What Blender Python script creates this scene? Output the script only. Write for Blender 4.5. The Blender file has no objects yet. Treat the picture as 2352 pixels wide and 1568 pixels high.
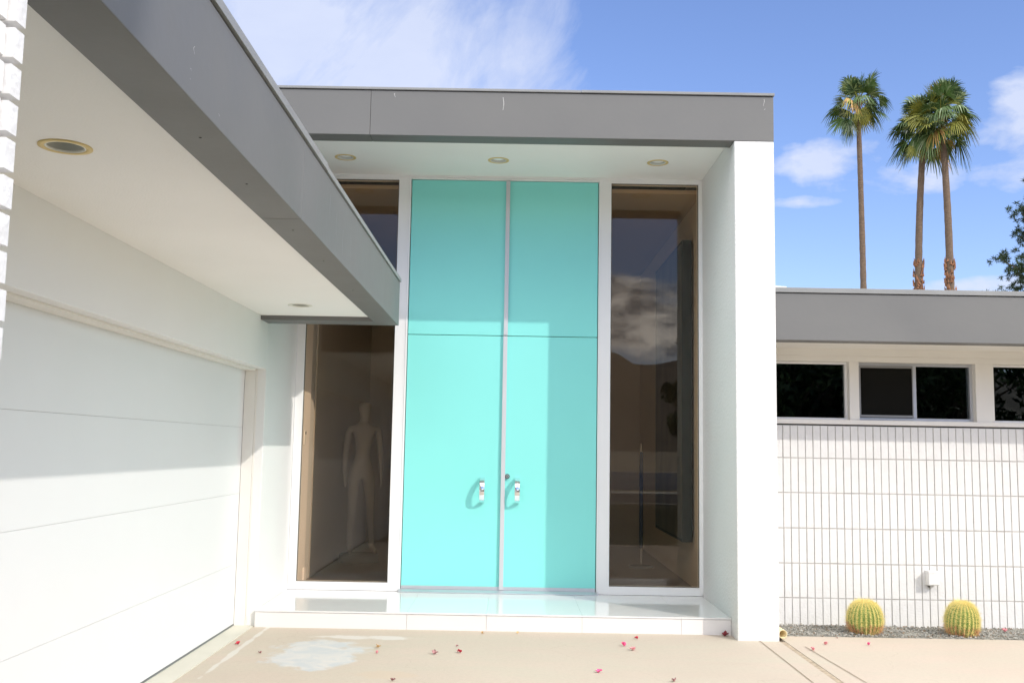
import bpy, bmesh, math, random
from mathutils import Vector, Matrix, noise as mnoise
R = math.radians
sc = bpy.context.scene
COL = sc.collection

# ------------------------------------------------------------------ camera
H = 1.52
cd = bpy.data.cameras.new("Camera"); cam = bpy.data.objects.new("camera", cd); COL.objects.link(cam)
cd.sensor_width = 36; cd.lens = 2279.2 / 2352 * 36; cd.clip_end = 12000; cd.clip_start = .05
yaw, pitch, roll = .0007, .1069, .0172
fwd = Vector((-math.sin(yaw)*math.cos(pitch), math.cos(yaw)*math.cos(pitch), math.sin(pitch)))
rgt = Vector((math.cos(yaw), math.sin(yaw), 0)); up = rgt.cross(fwd)
r2 = math.cos(roll)*rgt + math.sin(roll)*up; u2 = -math.sin(roll)*rgt + math.cos(roll)*up
m = Matrix((r2, u2, -fwd)).transposed().to_4x4(); m.translation = (0, 0, H); cam.matrix_world = m
sc.camera = cam
sc.render.resolution_x = 1024; sc.render.resolution_y = 682

# ------------------------------------------------------------------ light and sky
SUN = Vector((1.047, -1.0, .975)).normalized()           # towards the sun
elev = math.asin(SUN.z); az = math.atan2(SUN.x, SUN.y)
ld = bpy.data.lights.new("sun", 'SUN'); ld.energy = 2.05; ld.angle = R(.53); ld.color = (1, .94, .86)
sun = bpy.data.objects.new("sun", ld); COL.objects.link(sun); sun.location = SUN*30
sun.rotation_euler = SUN.to_track_quat('Z', 'Y').to_euler()
w = bpy.data.worlds.new("World"); sc.world = w; w.use_nodes = True
nt = w.node_tree; N = nt.nodes; L = nt.links; N.clear()
def nd(t, tree=None, **k):
    n = (tree or nt).nodes.new(t)
    for a, b in k.items(): setattr(n, a, b)
    return n
def mth(op, a, b=None, c=None, tree=None, clamp=False):
    T = tree or nt; n = T.nodes.new('ShaderNodeMath'); n.operation = op; n.use_clamp = clamp
    for i, v in enumerate((a, b, c)):
        if v is None: continue
        if isinstance(v, (int, float)): n.inputs[i].default_value = v
        else: T.links.new(v, n.inputs[i])
    return n.outputs[0]
sky = nd('ShaderNodeTexSky', sky_type='NISHITA', sun_disc=False, sun_elevation=elev, sun_rotation=az)
sky.altitude = 150; sky.air_density = 1.0; sky.dust_density = .6; sky.ozone_density = 2.2
tc = nd('ShaderNodeTexCoord'); dirv = tc.outputs['Generated']
nrm = nd('ShaderNodeVectorMath', operation='NORMALIZE'); L.new(dirv, nrm.inputs[0]); dn = nrm.outputs[0]
def fbm(scale, detail, rough, sx=(1, 1, 1), off=(0, 0, 0), dist=0.0):
    mp = nd('ShaderNodeMapping'); mp.inputs['Scale'].default_value = sx; mp.inputs['Location'].default_value = off
    L.new(dn, mp.inputs[0]); n = nd('ShaderNodeTexNoise'); L.new(mp.outputs[0], n.inputs['Vector'])
    n.inputs['Scale'].default_value = scale; n.inputs['Detail'].default_value = detail
    n.inputs['Roughness'].default_value = rough; n.inputs['Distortion'].default_value = dist
    return n.outputs['Fac']
def pixdir(u, v):                                         # sky direction seen at a point of the photo
    return (fwd + (u-1176)/2279.2*r2 - (v-784)/2279.2*u2).normalized()
def blob(d0, rx, rz, warp=None, edge=.0):
    """soft mask around a direction of the sky, rx wide and rz tall (radians)"""
    d0 = Vector(d0).normalized(); e1 = Vector((d0.y, -d0.x, 0)).normalized(); e2 = e1.cross(d0)
    def dt(v):
        n = nd('ShaderNodeVectorMath', operation='DOT_PRODUCT'); L.new(dn, n.inputs[0]); n.inputs[1].default_value = v; return n.outputs['Value']
    a = mth('DIVIDE', dt(e1), rx); b = mth('DIVIDE', dt(e2), rz)
    q = mth('ADD', mth('MULTIPLY', a, a), mth('MULTIPLY', b, b))
    q = mth('ADD', q, mth('MULTIPLY', mth('LESS_THAN', dt(d0), 0), 9))
    return mth('SUBTRACT', 1, mth('MULTIPLY', q, .5), clamp=True)
cum_n = fbm(9, 9, .58, (1, 1, 2.1), (3.1, .7, 1.9), .15)
wisp_n = fbm(3.2, 7, .62, (1.3, 1.0, .55), (.4, 2.2, 5.1), .9)
def S(x): return mth('MULTIPLY', x, 1)
cum = None
for (d0, rx, rz, g) in [(pixdir(1915, 372), .052, .024, 1), (pixdir(2040, 415), .085, .022, .95), (pixdir(1848, 464), .050, .0085, .9),
                        (pixdir(2330, 392), .055, .024, .85), (pixdir(2345, 285), .050, .034, .95), (pixdir(2352, 225), .040, .03, .9), (pixdir(2250, 150), .03, .015, .35),
                        (pixdir(1835, 338), .03, .008, .6), (pixdir(2230, 655), .10, .010, .9)]:
    b = mth('MULTIPLY', blob(d0, rx, rz), g)
    cum = b if cum is None else mth('MAXIMUM', cum, b)
# cumulus bank standing over the hills behind the photographer
sep = nd('ShaderNodeSeparateXYZ'); L.new(dn, sep.inputs[0])
back = mth('LESS_THAN', sep.outputs[1], 0)
bz = mth('SUBTRACT', 1, mth('ABSOLUTE', mth('DIVIDE', mth('SUBTRACT', sep.outputs[2], .128), .075)), clamp=True)
bank_n = fbm(7.5, 9, .60, (1, 1, 1.9), (5.3, 2.7, .9), .3); bank_n2 = fbm(19, 7, .6, (1, 1, 2.4), (1.3, 4.7, 2.9), .3)
bankf = mth('MULTIPLY', mth('MULTIPLY', mth('SUBTRACT', mth('ADD', mth('MULTIPLY', bz, .52), bank_n), .74), 7, clamp=True), back)
cumf = mth('MULTIPLY', mth('SUBTRACT', mth('ADD', mth('MULTIPLY', cum, .55), cum_n), .86), 5.5, clamp=True)
cumf = mth('MULTIPLY', cumf, .82)
wsp = None
for (d0, rx, rz, g) in [(pixdir(770, 90), .15, .095, 1.15), (pixdir(600, 190), .14, .06, 1.0), (pixdir(930, 40), .075, .075, 1.0), (pixdir(1180, 170), .070, .055, .68), (pixdir(1290, 120), .06, .07, .3),
                        (pixdir(1240, 60), .08, .09, .35), (pixdir(560, 30), .1, .05, .7)]:
    b = mth('MULTIPLY', blob(d0, rx, rz), g)
    wsp = b if wsp is None else mth('MAXIMUM', wsp, b)
def streaks(scale, rot, sx, off):
    m0 = nd('ShaderNodeMapping'); m0.inputs['Rotation'].default_value = rot; L.new(dn, m0.inputs[0])
    mp = nd('ShaderNodeMapping'); mp.inputs['Scale'].default_value = sx; mp.inputs['Location'].default_value = off
    L.new(m0.outputs[0], mp.inputs[0]); n = nd('ShaderNodeTexNoise'); L.new(mp.outputs[0], n.inputs['Vector']); n.inputs['Scale'].default_value = scale
    n.inputs['Detail'].default_value = 9; n.inputs['Roughness'].default_value = .62; n.inputs['Distortion'].default_value = .6; return n.outputs['Fac']
st1 = streaks(4.2, (0, R(-38), 0), (1.9, 1, .7), (2.2, 1.1, .3)); st2 = streaks(13, (0, R(-38), 0), (1.7, 1, .6), (0, 3.1, 4.2))
wspf = mth('ADD', mth('MULTIPLY', wsp, .95), mth('ADD', mth('MULTIPLY', mth('SUBTRACT', st1, .5), 1.7), mth('MULTIPLY', mth('SUBTRACT', st2, .5), .9)))
wspf = mth('MULTIPLY', mth('MULTIPLY', mth('SUBTRACT', wspf, .22), 1.45, clamp=True), mth('MULTIPLY', wsp, 3, clamp=True))
wspf = mth('MULTIPLY', wspf, .86)
fill_cloud = mth('MULTIPLY', mth('MAXIMUM', blob((.2, -.55, .8), .80, .36), mth('MAXIMUM', blob((-.75, -.45, .55), .50, .32), mth('MAXIMUM', blob((.9, -.3, .5), .4, .3), blob((.1, .1, 1), .42, .42)))), 1.1)
fill_cloud_f = mth('MULTIPLY', mth('MULTIPLY', mth('SUBTRACT', mth('ADD', fill_cloud, wisp_n), .78), 2.4, clamp=True), .9)
fac = mth('MAXIMUM', cumf, wspf)
hue = nd('ShaderNodeMix', data_type='RGBA', blend_type='MULTIPLY'); hue.inputs[0].default_value = 1
L.new(sky.outputs[0], hue.inputs[6]); hue.inputs[7].default_value = (1.00, 1.0, 1.23, 1)
mx = nd('ShaderNodeMix', data_type='RGBA'); L.new(fac, mx.inputs[0]); L.new(hue.outputs[2], mx.inputs[6])
cc = nd('ShaderNodeMix', data_type='RGBA'); L.new(cum_n, cc.inputs[0]); cc.inputs[6].default_value = (3.6, 4.0, 5.2, 1); cc.inputs[7].default_value = (4.6, 4.9, 5.8, 1)
L.new(cc.outputs[2], mx.inputs[7])
m3 = nd('ShaderNodeMix', data_type='RGBA'); L.new(fill_cloud_f, m3.inputs[0]); L.new(mx.outputs[2], m3.inputs[6]); m3.inputs[7].default_value = (15.0, 14.8, 14.3, 1)   # unseen bright cloud overhead and behind the camera, added as fill light
bc = nd('ShaderNodeMix', data_type='RGBA'); L.new(mth('MULTIPLY', mth('SUBTRACT', bank_n2, .40), 4, clamp=True), bc.inputs[0]); bc.inputs[6].default_value = (5, 5.1, 5.6, 1); bc.inputs[7].default_value = (21, 20, 19, 1)
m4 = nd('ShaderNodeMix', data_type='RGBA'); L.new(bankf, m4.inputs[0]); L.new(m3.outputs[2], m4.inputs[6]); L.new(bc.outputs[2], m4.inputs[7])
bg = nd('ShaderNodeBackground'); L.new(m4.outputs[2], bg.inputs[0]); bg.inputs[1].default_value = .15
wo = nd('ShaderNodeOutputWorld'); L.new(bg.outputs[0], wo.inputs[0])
sc.view_settings.view_transform = 'Standard'; sc.view_settings.look = 'None'; sc.view_settings.gamma = 1
sc.view_settings.exposure = .29
cy = sc.cycles
cy.max_bounces = 14; cy.diffuse_bounces = 8; cy.glossy_bounces = 6; cy.transmission_bounces = 6; cy.transparent_max_bounces = 12
cy.use_denoising = True; cy.caustics_reflective = True; cy.caustics_refractive = False; cy.sample_clamp_indirect = 4

# ------------------------------------------------------------------ materials
def mat(name, col, rough=.6, var=.0, vscale=3., bump=0., bscale=60., metal=0., spec=.5, coat=0., col2=None, detail=5, bdist=.01, stretch=None, rvar=0.):
    M = bpy.data.materials.new(name); M.use_nodes = True; t = M.node_tree; b = t.nodes['Principled BSDF']
    b.inputs['Roughness'].default_value = rough; b.inputs['Metallic'].default_value = metal
    b.inputs['Specular IOR Level'].default_value = spec; b.inputs['Coat Weight'].default_value = coat
    b.inputs['Base Color'].default_value = (*col, 1)
    g = t.nodes.new('ShaderNodeNewGeometry').outputs['Position']
    if stretch:
        mp = t.nodes.new('ShaderNodeMapping'); mp.inputs['Scale'].default_value = stretch; t.links.new(g, mp.inputs[0]); g = mp.outputs[0]
    if var or col2:
        n = t.nodes.new('ShaderNodeTexNoise'); n.inputs['Scale'].default_value = vscale; n.inputs['Detail'].default_value = detail; t.links.new(g, n.inputs['Vector'])
        mr = t.nodes.new('ShaderNodeMapRange'); mr.inputs[1].default_value = .3; mr.inputs[2].default_value = .7; t.links.new(n.outputs['Fac'], mr.inputs[0])
        mi = t.nodes.new('ShaderNodeMix'); mi.data_type = 'RGBA'; t.links.new(mr.outputs[0], mi.inputs[0])
        c2 = col2 or tuple(min(1, c*(1+var)) for c in col); c1 = col if col2 else tuple(c*(1-var) for c in col)
        mi.inputs[6].default_value = (*c1, 1); mi.inputs[7].default_value = (*c2, 1); t.links.new(mi.outputs[2], b.inputs['Base Color'])
        if rvar:
            m2 = t.nodes.new('ShaderNodeMapRange'); m2.inputs[1].default_value = .3; m2.inputs[2].default_value = .7
            m2.inputs[3].default_value = rough-rvar; m2.inputs[4].default_value = rough+rvar; t.links.new(n.outputs['Fac'], m2.inputs[0]); t.links.new(m2.outputs[0], b.inputs['Roughness'])
    if bump:
        n = t.nodes.new('ShaderNodeTexNoise'); n.inputs['Scale'].default_value = bscale; n.inputs['Detail'].default_value = 4; t.links.new(g, n.inputs['Vector'])
        bp = t.nodes.new('ShaderNodeBump'); bp.inputs['Strength'].default_value = bump; bp.inputs['Distance'].default_value = bdist
        t.links.new(n.outputs['Fac'], bp.inputs['Height']); t.links.new(bp.outputs[0], b.inputs['Normal'])
    return M
STUCCO = mat('white_stucco', (.735, .735, .73), .85, .02, 1.5, .55, 38, bdist=.012)
WALLW = mat('white_wall_paint', (.79, .79, .775), .6, .015, 1.2, .12, 90, bdist=.004)
SOFF = mat('soffit_paint', (.89, .88, .86), .8, .02, 1.0, .35, 110, bdist=.004)
TRIMW = mat('white_trim_paint', (.85, .85, .85), .4, .012, 2, .05, 40)
GDOOR = mat('garage_door_paint', (.75, .76, .765), .42, .012, 1.1, .05, 14, bdist=.01)
GREY = mat('grey_fascia_paint', (.160, .160, .157), .55, .05, 1.4, .15, 18, bdist=.006, rvar=.08)
TURQ = mat('turquoise_paint', (.250, .765, .715), .36, .015, 1.1, .06, 6, bdist=.003)
ALU = mat('brushed_aluminium', (.62, .63, .66), .38, .03, 4, metal=.75)
CHROME = mat('polished_chrome', (.85, .86, .88), .06, metal=1.)
GAP = mat('dark_gap', (.02, .02, .02), .9)
RUBBER = mat('grey_rubber', (.16, .17, .17), .7)
TILE = mat('white_porcelain', (.82, .82, .81), .09, .01, .8, spec=.5, coat=.08)
BRICKW = mat('painted_brick', (.735, .73, .715), .75, .03, 9, .5, 55, bdist=.008)
BRICKR = mat('rough_painted_brick', (.84, .83, .825), .85, .03, 22, .6, 40, bdist=.008)
MORTW = mat('mortar_joint', (.47, .455, .43), .9, .12, 25, .5, 70)
MORTR = mat('raw_mortar', (.50, .40, .27), .95, .25, 30, 1, 60, bdist=.02)
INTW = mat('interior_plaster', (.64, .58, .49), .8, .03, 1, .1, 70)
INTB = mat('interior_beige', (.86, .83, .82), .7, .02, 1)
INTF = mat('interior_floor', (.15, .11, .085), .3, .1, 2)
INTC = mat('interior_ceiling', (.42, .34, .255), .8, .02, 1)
MANN = mat('mannequin_shell', (.50, .47, .42), .45, .02, 3)
GOLD = mat('yellowed_trim_ring', (.72, .56, .25), .55, .06, 20)
WTRIM = mat('white_trim_ring', (.78, .77, .70), .5)
BAFF = mat('ribbed_baffle', (.50, .50, .46), .45)
BAFFP = mat('pale_baffle', (.80, .80, .77), .5)
BULB = mat('frosted_lamp_glass', (.95, .95, .93), .35, spec=.7)
SILL = mat('cream_paint', (.78, .76, .715), .6, .02, 3, .15, 60, bdist=.004)
DARKM = mat('dark_mesh_screen', (.010, .010, .009), .9, spec=.05)
PLASTIC = mat('white_plastic', (.78, .78, .77), .35)
PVC = mat('aged_pvc', (.80, .68, .42), .5, .05, 20)
ART = mat('dark_abstract_paint', (.018, .022, .020), .6, col2=(.075, .07, .05), vscale=2.2, stretch=(1, 1.6, .9), detail=6)
PANELE = mat('black_panel_edge', (.010, .011, .010), .8, spec=.1)
BLUEV = mat('navy_sleeve', (.012, .03, .10), .75)
STREAK = mat('pale_drip', (.62, .62, .6), .7)
FLASH = mat('grey_drip_edge', (.26, .265, .265), .5, .06, 5)

def glass_mat(name, tint, refl, rcol):
    M = bpy.data.materials.new(name); M.use_nodes = True; t = M.node_tree; t.nodes.clear()
    o = t.nodes.new('ShaderNodeOutputMaterial'); ms = t.nodes.new('ShaderNodeMixShader')
    tr = t.nodes.new('ShaderNodeBsdfTransparent'); tr.inputs[0].default_value = (*tint, 1)
    gl = t.nodes.new('ShaderNodeBsdfGlossy'); gl.inputs['Roughness'].default_value = 0.0; gl.inputs[0].default_value = (*rcol, 1)
    fr = t.nodes.new('ShaderNodeFresnel'); fr.inputs[0].default_value = 1.5
    a = t.nodes.new('ShaderNodeMath'); a.operation = 'MULTIPLY_ADD'; a.inputs[1].default_value = 1.0; a.inputs[2].default_value = refl
    gb = t.nodes.new('ShaderNodeNewGeometry'); bk = t.nodes.new('ShaderNodeMath'); bk.operation = 'SUBTRACT'; bk.inputs[0].default_value = 1; t.links.new(gb.outputs['Backfacing'], bk.inputs[1])
    fm = t.nodes.new('ShaderNodeMath'); fm.operation = 'MULTIPLY'; t.links.new(bk.outputs[0], fm.inputs[1])
    t.links.new(fr.outputs[0], a.inputs[0]); t.links.new(a.outputs[0], fm.inputs[0]); t.links.new(fm.outputs[0], ms.inputs[0])
    n = t.nodes.new('ShaderNodeTexNoise'); n.inputs['Scale'].default_value = 1.6; n.inputs['Detail'].default_value = 1
    g = t.nodes.new('ShaderNodeNewGeometry'); t.links.new(g.outputs['Position'], n.inputs['Vector'])
    bp = t.nodes.new('ShaderNodeBump'); bp.inputs['Strength'].default_value = .02; bp.inputs['Distance'].default_value = .01
    t.links.new(n.outputs['Fac'], bp.inputs['Height']); t.links.new(bp.outputs[0], gl.inputs['Normal'])
    t.links.new(tr.outputs[0], ms.inputs[1]); t.links.new(gl.outputs[0], ms.inputs[2]); t.links.new(ms.outputs[0], o.inputs[0])
    return M
GLASS = glass_mat('bronze_glass', (.95, .89, .81), .012, (1, .96, .90))
GLASSB = glass_mat('dark_glass', (.30, .32, .30), .03, (.80, .92, .95))

def concrete():
    M = bpy.data.materials.new('concrete_drive'); M.use_nodes = True; t = M.node_tree; b = t.nodes['Principled BSDF']; Lk = t.links.new
    pos = t.nodes.new('ShaderNodeNewGeometry').outputs['Position']
    def noise(s, d=5, r=.55, dist=0, st=None):
        n = t.nodes.new('ShaderNodeTexNoise'); n.inputs['Scale'].default_value = s; n.inputs['Detail'].default_value = d
        n.inputs['Roughness'].default_value = r; n.inputs['Distortion'].default_value = dist
        if st:
            mp = t.nodes.new('ShaderNodeMapping'); mp.inputs['Scale'].default_value = st; Lk(pos, mp.inputs[0]); Lk(mp.outputs[0], n.inputs['Vector'])
        else: Lk(pos, n.inputs['Vector'])
        return n.outputs['Fac']
    def mr(x, a, b_, c=0, d=1):
        n = t.nodes.new('ShaderNodeMapRange'); n.inputs[1].default_value = a; n.inputs[2].default_value = b_; n.inputs[3].default_value = c; n.inputs[4].default_value = d; Lk(x, n.inputs[0]); return n.outputs[0]
    def mix(f, a, b_):
        n = t.nodes.new('ShaderNodeMix'); n.data_type = 'RGBA'
        if isinstance(f, float): n.inputs[0].default_value = f
        else: Lk(f, n.inputs[0])
        for i, v in ((6, a), (7, b_)):
            if isinstance(v, tuple): n.inputs[i].default_value = (*v, 1)
            else: Lk(v, n.inputs[i])
        return n.outputs[2]
    base = mix(mr(noise(.9, 6), .35, .65), (.52, .445, .365), (.56, .47, .39))
    base = mix(mr(noise(2.2, 6, .6, .4, (.5, 1.6, 1)), .4, .75), base, (.52, .47, .38))
    base = mix(mr(noise(34, 4), .45, .8, 0, .30), base, (.40, .35, .29))
    base = mix(mr(noise(160, 2), .56, .72, 0, .45), base, (.36, .31, .26))
    vo = t.nodes.new('ShaderNodeTexVoronoi'); vo.feature = 'DISTANCE_TO_EDGE'; vo.inputs['Scale'].default_value = .62
    wn = t.nodes.new('ShaderNodeTexNoise'); wn.inputs['Scale'].default_value = 2.2; wn.inputs['Detail'].default_value = 6; Lk(pos, wn.inputs['Vector'])
    va = t.nodes.new('ShaderNodeVectorMath'); va.operation = 'MULTIPLY_ADD'; Lk(wn.outputs['Color'], va.inputs[0]); va.inputs[1].default_value = (.5, .5, .5); Lk(pos, va.inputs[2]); Lk(va.outputs[0], vo.inputs['Vector'])
    base = mix(mr(vo.outputs['Distance'], .0, .0022, .28, 0), base, (.33, .26, .19))
    # pale grey-blue scale stain left of the doors, and a smaller one nearer
    sx = t.nodes.new('ShaderNodeSeparateXYZ'); Lk(pos, sx.inputs[0])
    def stain(cx, cy, rx, ry, th):
        a = mth('DIVIDE', mth('SUBTRACT', sx.outputs[0], cx, tree=t), rx, tree=t); c = mth('DIVIDE', mth('SUBTRACT', sx.outputs[1], cy, tree=t), ry, tree=t)
        q = mth('ADD', mth('MULTIPLY', a, a, tree=t), mth('MULTIPLY', c, c, tree=t), tree=t)
        nn = noise(3.4, 8, .6, .25)
        v = mth('SUBTRACT', mth('ADD', mth('SUBTRACT', 1, q, tree=t), mth('MULTIPLY', mth('SUBTRACT', nn, .5, tree=t), 3.2, tree=t), tree=t), th, tree=t)
        return mth('MULTIPLY', v, 2.6, clamp=True, tree=t)
    inner = mix(mr(noise(6, 5, .6, .8), .35, .6), (.62, .60, .57), (.50, .53, .55))
    base = mix(mth('MULTIPLY', stain(-1.40, 7.45, .40, .62, .1), .85, tree=t), base, inner)
    base = mix(mth('MULTIPLY', stain(-1.15, 8.12, .55, .10, .3), .6, tree=t), base, (.68, .66, .63))
    base = mix(mth('MULTIPLY', stain(-1.05, 6.45, .42, .10, .2), .7, tree=t), base, (.62, .64, .66))
    base = mix(mth('MULTIPLY', stain(-2.0, 7.6, .03, 1.2, .2), .5, tree=t), base, (.70, .70, .67))
    base = mix(mth('MULTIPLY', stain(-.85, 6.85, .35, .16, .35), .5, tree=t), base, (.55, .44, .33))
    Lk(base, b.inputs['Base Color']); b.inputs['Roughness'].default_value = .82
    bp = t.nodes.new('ShaderNodeBump'); bp.inputs['Strength'].default_value = .3; bp.inputs['Distance'].default_value = .004
    Lk(noise(70, 5), bp.inputs['Height']); Lk(bp.outputs[0], b.inputs['Normal'])
    return M
CONC = concrete()
APRON = mat('pale_concrete', (.62, .60, .52), .8, .05, 3, .3, 80, bdist=.004)
GRAV = mat('grey_gravel', (.20, .20, .175), .95, vscale=45, col2=(.44, .42, .37), bump=1, bscale=55, bdist=.03)
DIRT = mat('desert_ground', (.34, .29, .21), .95, .2, .5, .4, 10)
ASPH = mat('asphalt', (.06, .06, .06), .9, .15, 3)

# ------------------------------------------------------------------ mesh helpers
def tag(o, label=None, cat=None, group=None, kind=None):
    for k, v in (('label', label), ('category', cat), ('group', group), ('kind', kind)):
        if v: o[k] = v
    return o
def empty(name, loc, label=None, cat=None, group=None):
    o = bpy.data.objects.new(name, None); COL.objects.link(o); o.location = loc; o.empty_display_size = .2
    return tag(o, label, cat, group)
class MB:
    def __init__(s): s.v = []; s.f = []; s.mi = []; s.sm = []; s.mats = []; s.cur = 0
    def use(s, m):
        if m not in s.mats: s.mats.append(m)
        s.cur = s.mats.index(m); return s
    def add(s, vs, fs, smooth=False):
        n = len(s.v); s.v += [Vector(v) for v in vs]
        for f in fs: s.f.append([n+i for i in f]); s.mi.append(s.cur); s.sm.append(smooth)
        return s
    def box(s, x0, x1, y0, y1, z0, z1):
        return s.add([(x0, y0, z0), (x1, y0, z0), (x1, y1, z0), (x0, y1, z0), (x0, y0, z1), (x1, y0, z1), (x1, y1, z1), (x0, y1, z1)],
                     [(0, 3, 2, 1), (4, 5, 6, 7), (0, 1, 5, 4), (1, 2, 6, 5), (2, 3, 7, 6), (3, 0, 4, 7)])
    def prism_x(s, prof, x0, x1):                          # profile in (y,z), counter-clockwise seen from +x
        n = len(prof); vs = [(x0, y, z) for y, z in prof]+[(x1, y, z) for y, z in prof]
        return s.add(vs, [tuple(range(n))[::-1], tuple(range(n, 2*n))]+[(i, (i+1) % n, n+(i+1) % n, n+i) for i in range(n)])
    def tube(s, pts, rad, n=12, cap=True, smooth=True):
        pts = [Vector(p) for p in pts]; rad = rad if isinstance(rad, (list, tuple)) else [rad]*len(pts)
        rings = []; ref = None
        for i, p in enumerate(pts):
            t = (pts[min(i+1, len(pts)-1)]-pts[max(i-1, 0)]).normalized()
            if ref is None: ref = Vector((1, 0, 0)) if abs(t.x) < .8 else Vector((0, 1, 0))
            a = t.cross(ref).normalized(); b = t.cross(a).normalized(); ref = -b if False else ref
            rings.append([p+(a*math.cos(2*math.pi*k/n)+b*math.sin(2*math.pi*k/n))*rad[i] for k in range(n)])
        vs = [v for r in rings for v in r]; fs = []
        for i in range(len(rings)-1):
            for k in range(n): fs.append((i*n+k, i*n+(k+1) % n, (i+1)*n+(k+1) % n, (i+1)*n+k))
        s.add(vs, fs, smooth)
        if cap: s.add(rings[0], [tuple(range(n))[::-1]]); s.add(rings[-1], [tuple(range(n))])
        return s
    def build(s, name, mat=None, parent=None, origin=None, bevel=0, loc=None):
        if WS[0] != 1: s.v = [Vector((v.x*WS[0], v.y*WS[0], H+(v.z-H)*WS[0])) for v in s.v]
        me = bpy.data.meshes.new(name)
        off = Vector(origin) if origin is not None else (WORLD.get(parent.name, Vector((0, 0, 0))) if parent else Vector((0, 0, 0)))
        me.from_pydata([v-off for v in s.v], [], s.f)
        mats = s.mats or [mat]
        for m_ in mats: me.materials.append(m_)
        for p_, mi, sm in zip(me.polygons, s.mi, s.sm): p_.material_index = mi; p_.use_smooth = sm
        bm = bmesh.new(); bm.from_mesh(me); bmesh.ops.recalc_face_normals(bm, faces=bm.faces) if len(bm.faces) < 6000 else None
        bm.to_mesh(me); bm.free()
        o = bpy.data.objects.new(name, me); COL.objects.link(o)
        if parent: o.parent = parent; WORLD[o.name] = off
        elif loc is not None: o.location = loc
        elif origin is not None: o.location = origin
        if bevel:
            b = o.modifiers.new('bevel', 'BEVEL'); b.width = bevel; b.segments = 2; b.limit_method = 'ANGLE'
        return o
WORLD = {}
WS = [1.0]                                                # uniform scale of the right wing about the eye point, from the measured fit
def root(name, loc, *a, **k):
    o = empty(name, loc, *a, **k); WORLD[o.name] = Vector(loc); return o
def B(x0, x1, y0, y1, z0, z1): return MB().box(x0, x1, y0, y1, z0, z1)
def plate_holes(x0, x1, y0, y1, z, holes, r, n=40):
    """flat plate with round holes, lying at height z"""
    bm = bmesh.new(); edges = []
    def loop(ps):
        vs = [bm.verts.new((x, y, z)) for x, y in ps]
        for i in range(len(vs)): edges.append(bm.edges.new((vs[i], vs[(i+1) % len(vs)])))
    loop([(x0, y0), (x1, y0), (x1, y1), (x0, y1)])
    for cx, cy_ in holes: loop([(cx+r*math.cos(2*math.pi*k/n), cy_+r*math.sin(2*math.pi*k/n)) for k in range(n)])
    bmesh.ops.triangle_fill(bm, use_beauty=True, use_dissolve=False, edges=edges)
    vs = [v.co.copy() for v in bm.verts]; bm.verts.index_update(); fs = [[v.index for v in f.verts] for f in bm.faces]; bm.free()
    return MB().add(vs, fs)
def copy_tree(o, parent=None):
    c = o.copy(); COL.objects.link(c); c.parent = parent
    for ch in list(o.children): copy_tree(ch, c)
    return c

# ------------------------------------------------------------------ measured layout
D = 9.705; XL, XR = -1.035, .835; S_ = .140; YS = 8.496; YC = 8.264; C0, C1 = 1.868, 2.207
ZF0, ZF1 = 4.166, 4.586; FT = .20; ZSOF = 4.215
W, G, YJ, ZHD = -2.12, -2.30, 8.536, 2.16
FX, FX2, YF, YF2, ZG0, ZG1, ZGS = -.989, -1.177, 8.53, 8.268, 2.556, 2.961, 2.593
YW = 8.932; YRF = 8.103; ZR0, ZR1 = 2.441, 2.876

# ================================================================== SETTING
B(-400, 400, -2600, 400, -.6, -.02).build('ground', DIRT); tag(bpy.data.objects['ground'], kind='structure')
tag(B(-2.29, C1, 3.2, D+.5, -.3, 0).build('driveway', CONC), kind='structure')
tag(B(-60, 60, -8.8, 3.195, -.3, -.012).build('lawn', mat('dry_lawn', (.060, .070, .030), .95, .25, 2.5, .8, 45, bdist=.03)), kind='structure')
tag(B(-60, 60, -15.5, -9.1, -.3, -.016).build('street', ASPH), kind='structure')
tag(B(-60, 60, -9.095, -8.805, -.3, .03).build('kerb', APRON), kind='structure')
tag(B(-60, 60, -17, -15.505, -.3, .03).build('pavement', APRON), kind='structure')
b = MB(); b.box(2.255, 9.5, 3.2, 8.50, -.3, .0); tag(b.build('walkway', CONC), kind='structure')
tag(B(G-.02, W-.01, 2.5, YJ-.002, .0, .006).build('garage_apron', APRON), kind='structure')
# gravel bed with relief
bm = bmesh.new(); nx, ny = 220, 26
gv = [[bm.verts.new((C1+.002+(9.4-C1)*i/nx, 8.502+(YW+.24-8.502)*j/ny, -.012-.010*j/ny+.024*math.sin(math.pi*min(1, j/ny*.9+.1))*.7 +
       .016*mnoise.noise(Vector((i*.12, j*.35, 0)))+.010*mnoise.noise(Vector((i*.9, j*1.1, 3))))) for j in range(ny+1)] for i in range(nx+1)]
for i in range(nx):
    for j in range(ny): bm.faces.new((gv[i][j], gv[i+1][j], gv[i+1][j+1], gv[i][j+1]))
me = bpy.data.meshes.new('gravel_bed'); bm.to_mesh(me); bm.free(); me.materials.append(GRAV)
for p_ in me.polygons: p_.use_smooth = True
o = bpy.data.objects.new('gravel_bed', me); COL.objects.link(o); tag(o, kind='structure')
rnd = random.Random(4)
b = MB(); gm = [mat('pebble_grey', (.24, .235, .21), .9, .2, 40), mat('pebble_pale', (.46, .44, .40), .9, .15, 40), mat('pebble_brown', (.27, .20, .14), .9, .2, 40)]
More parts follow.
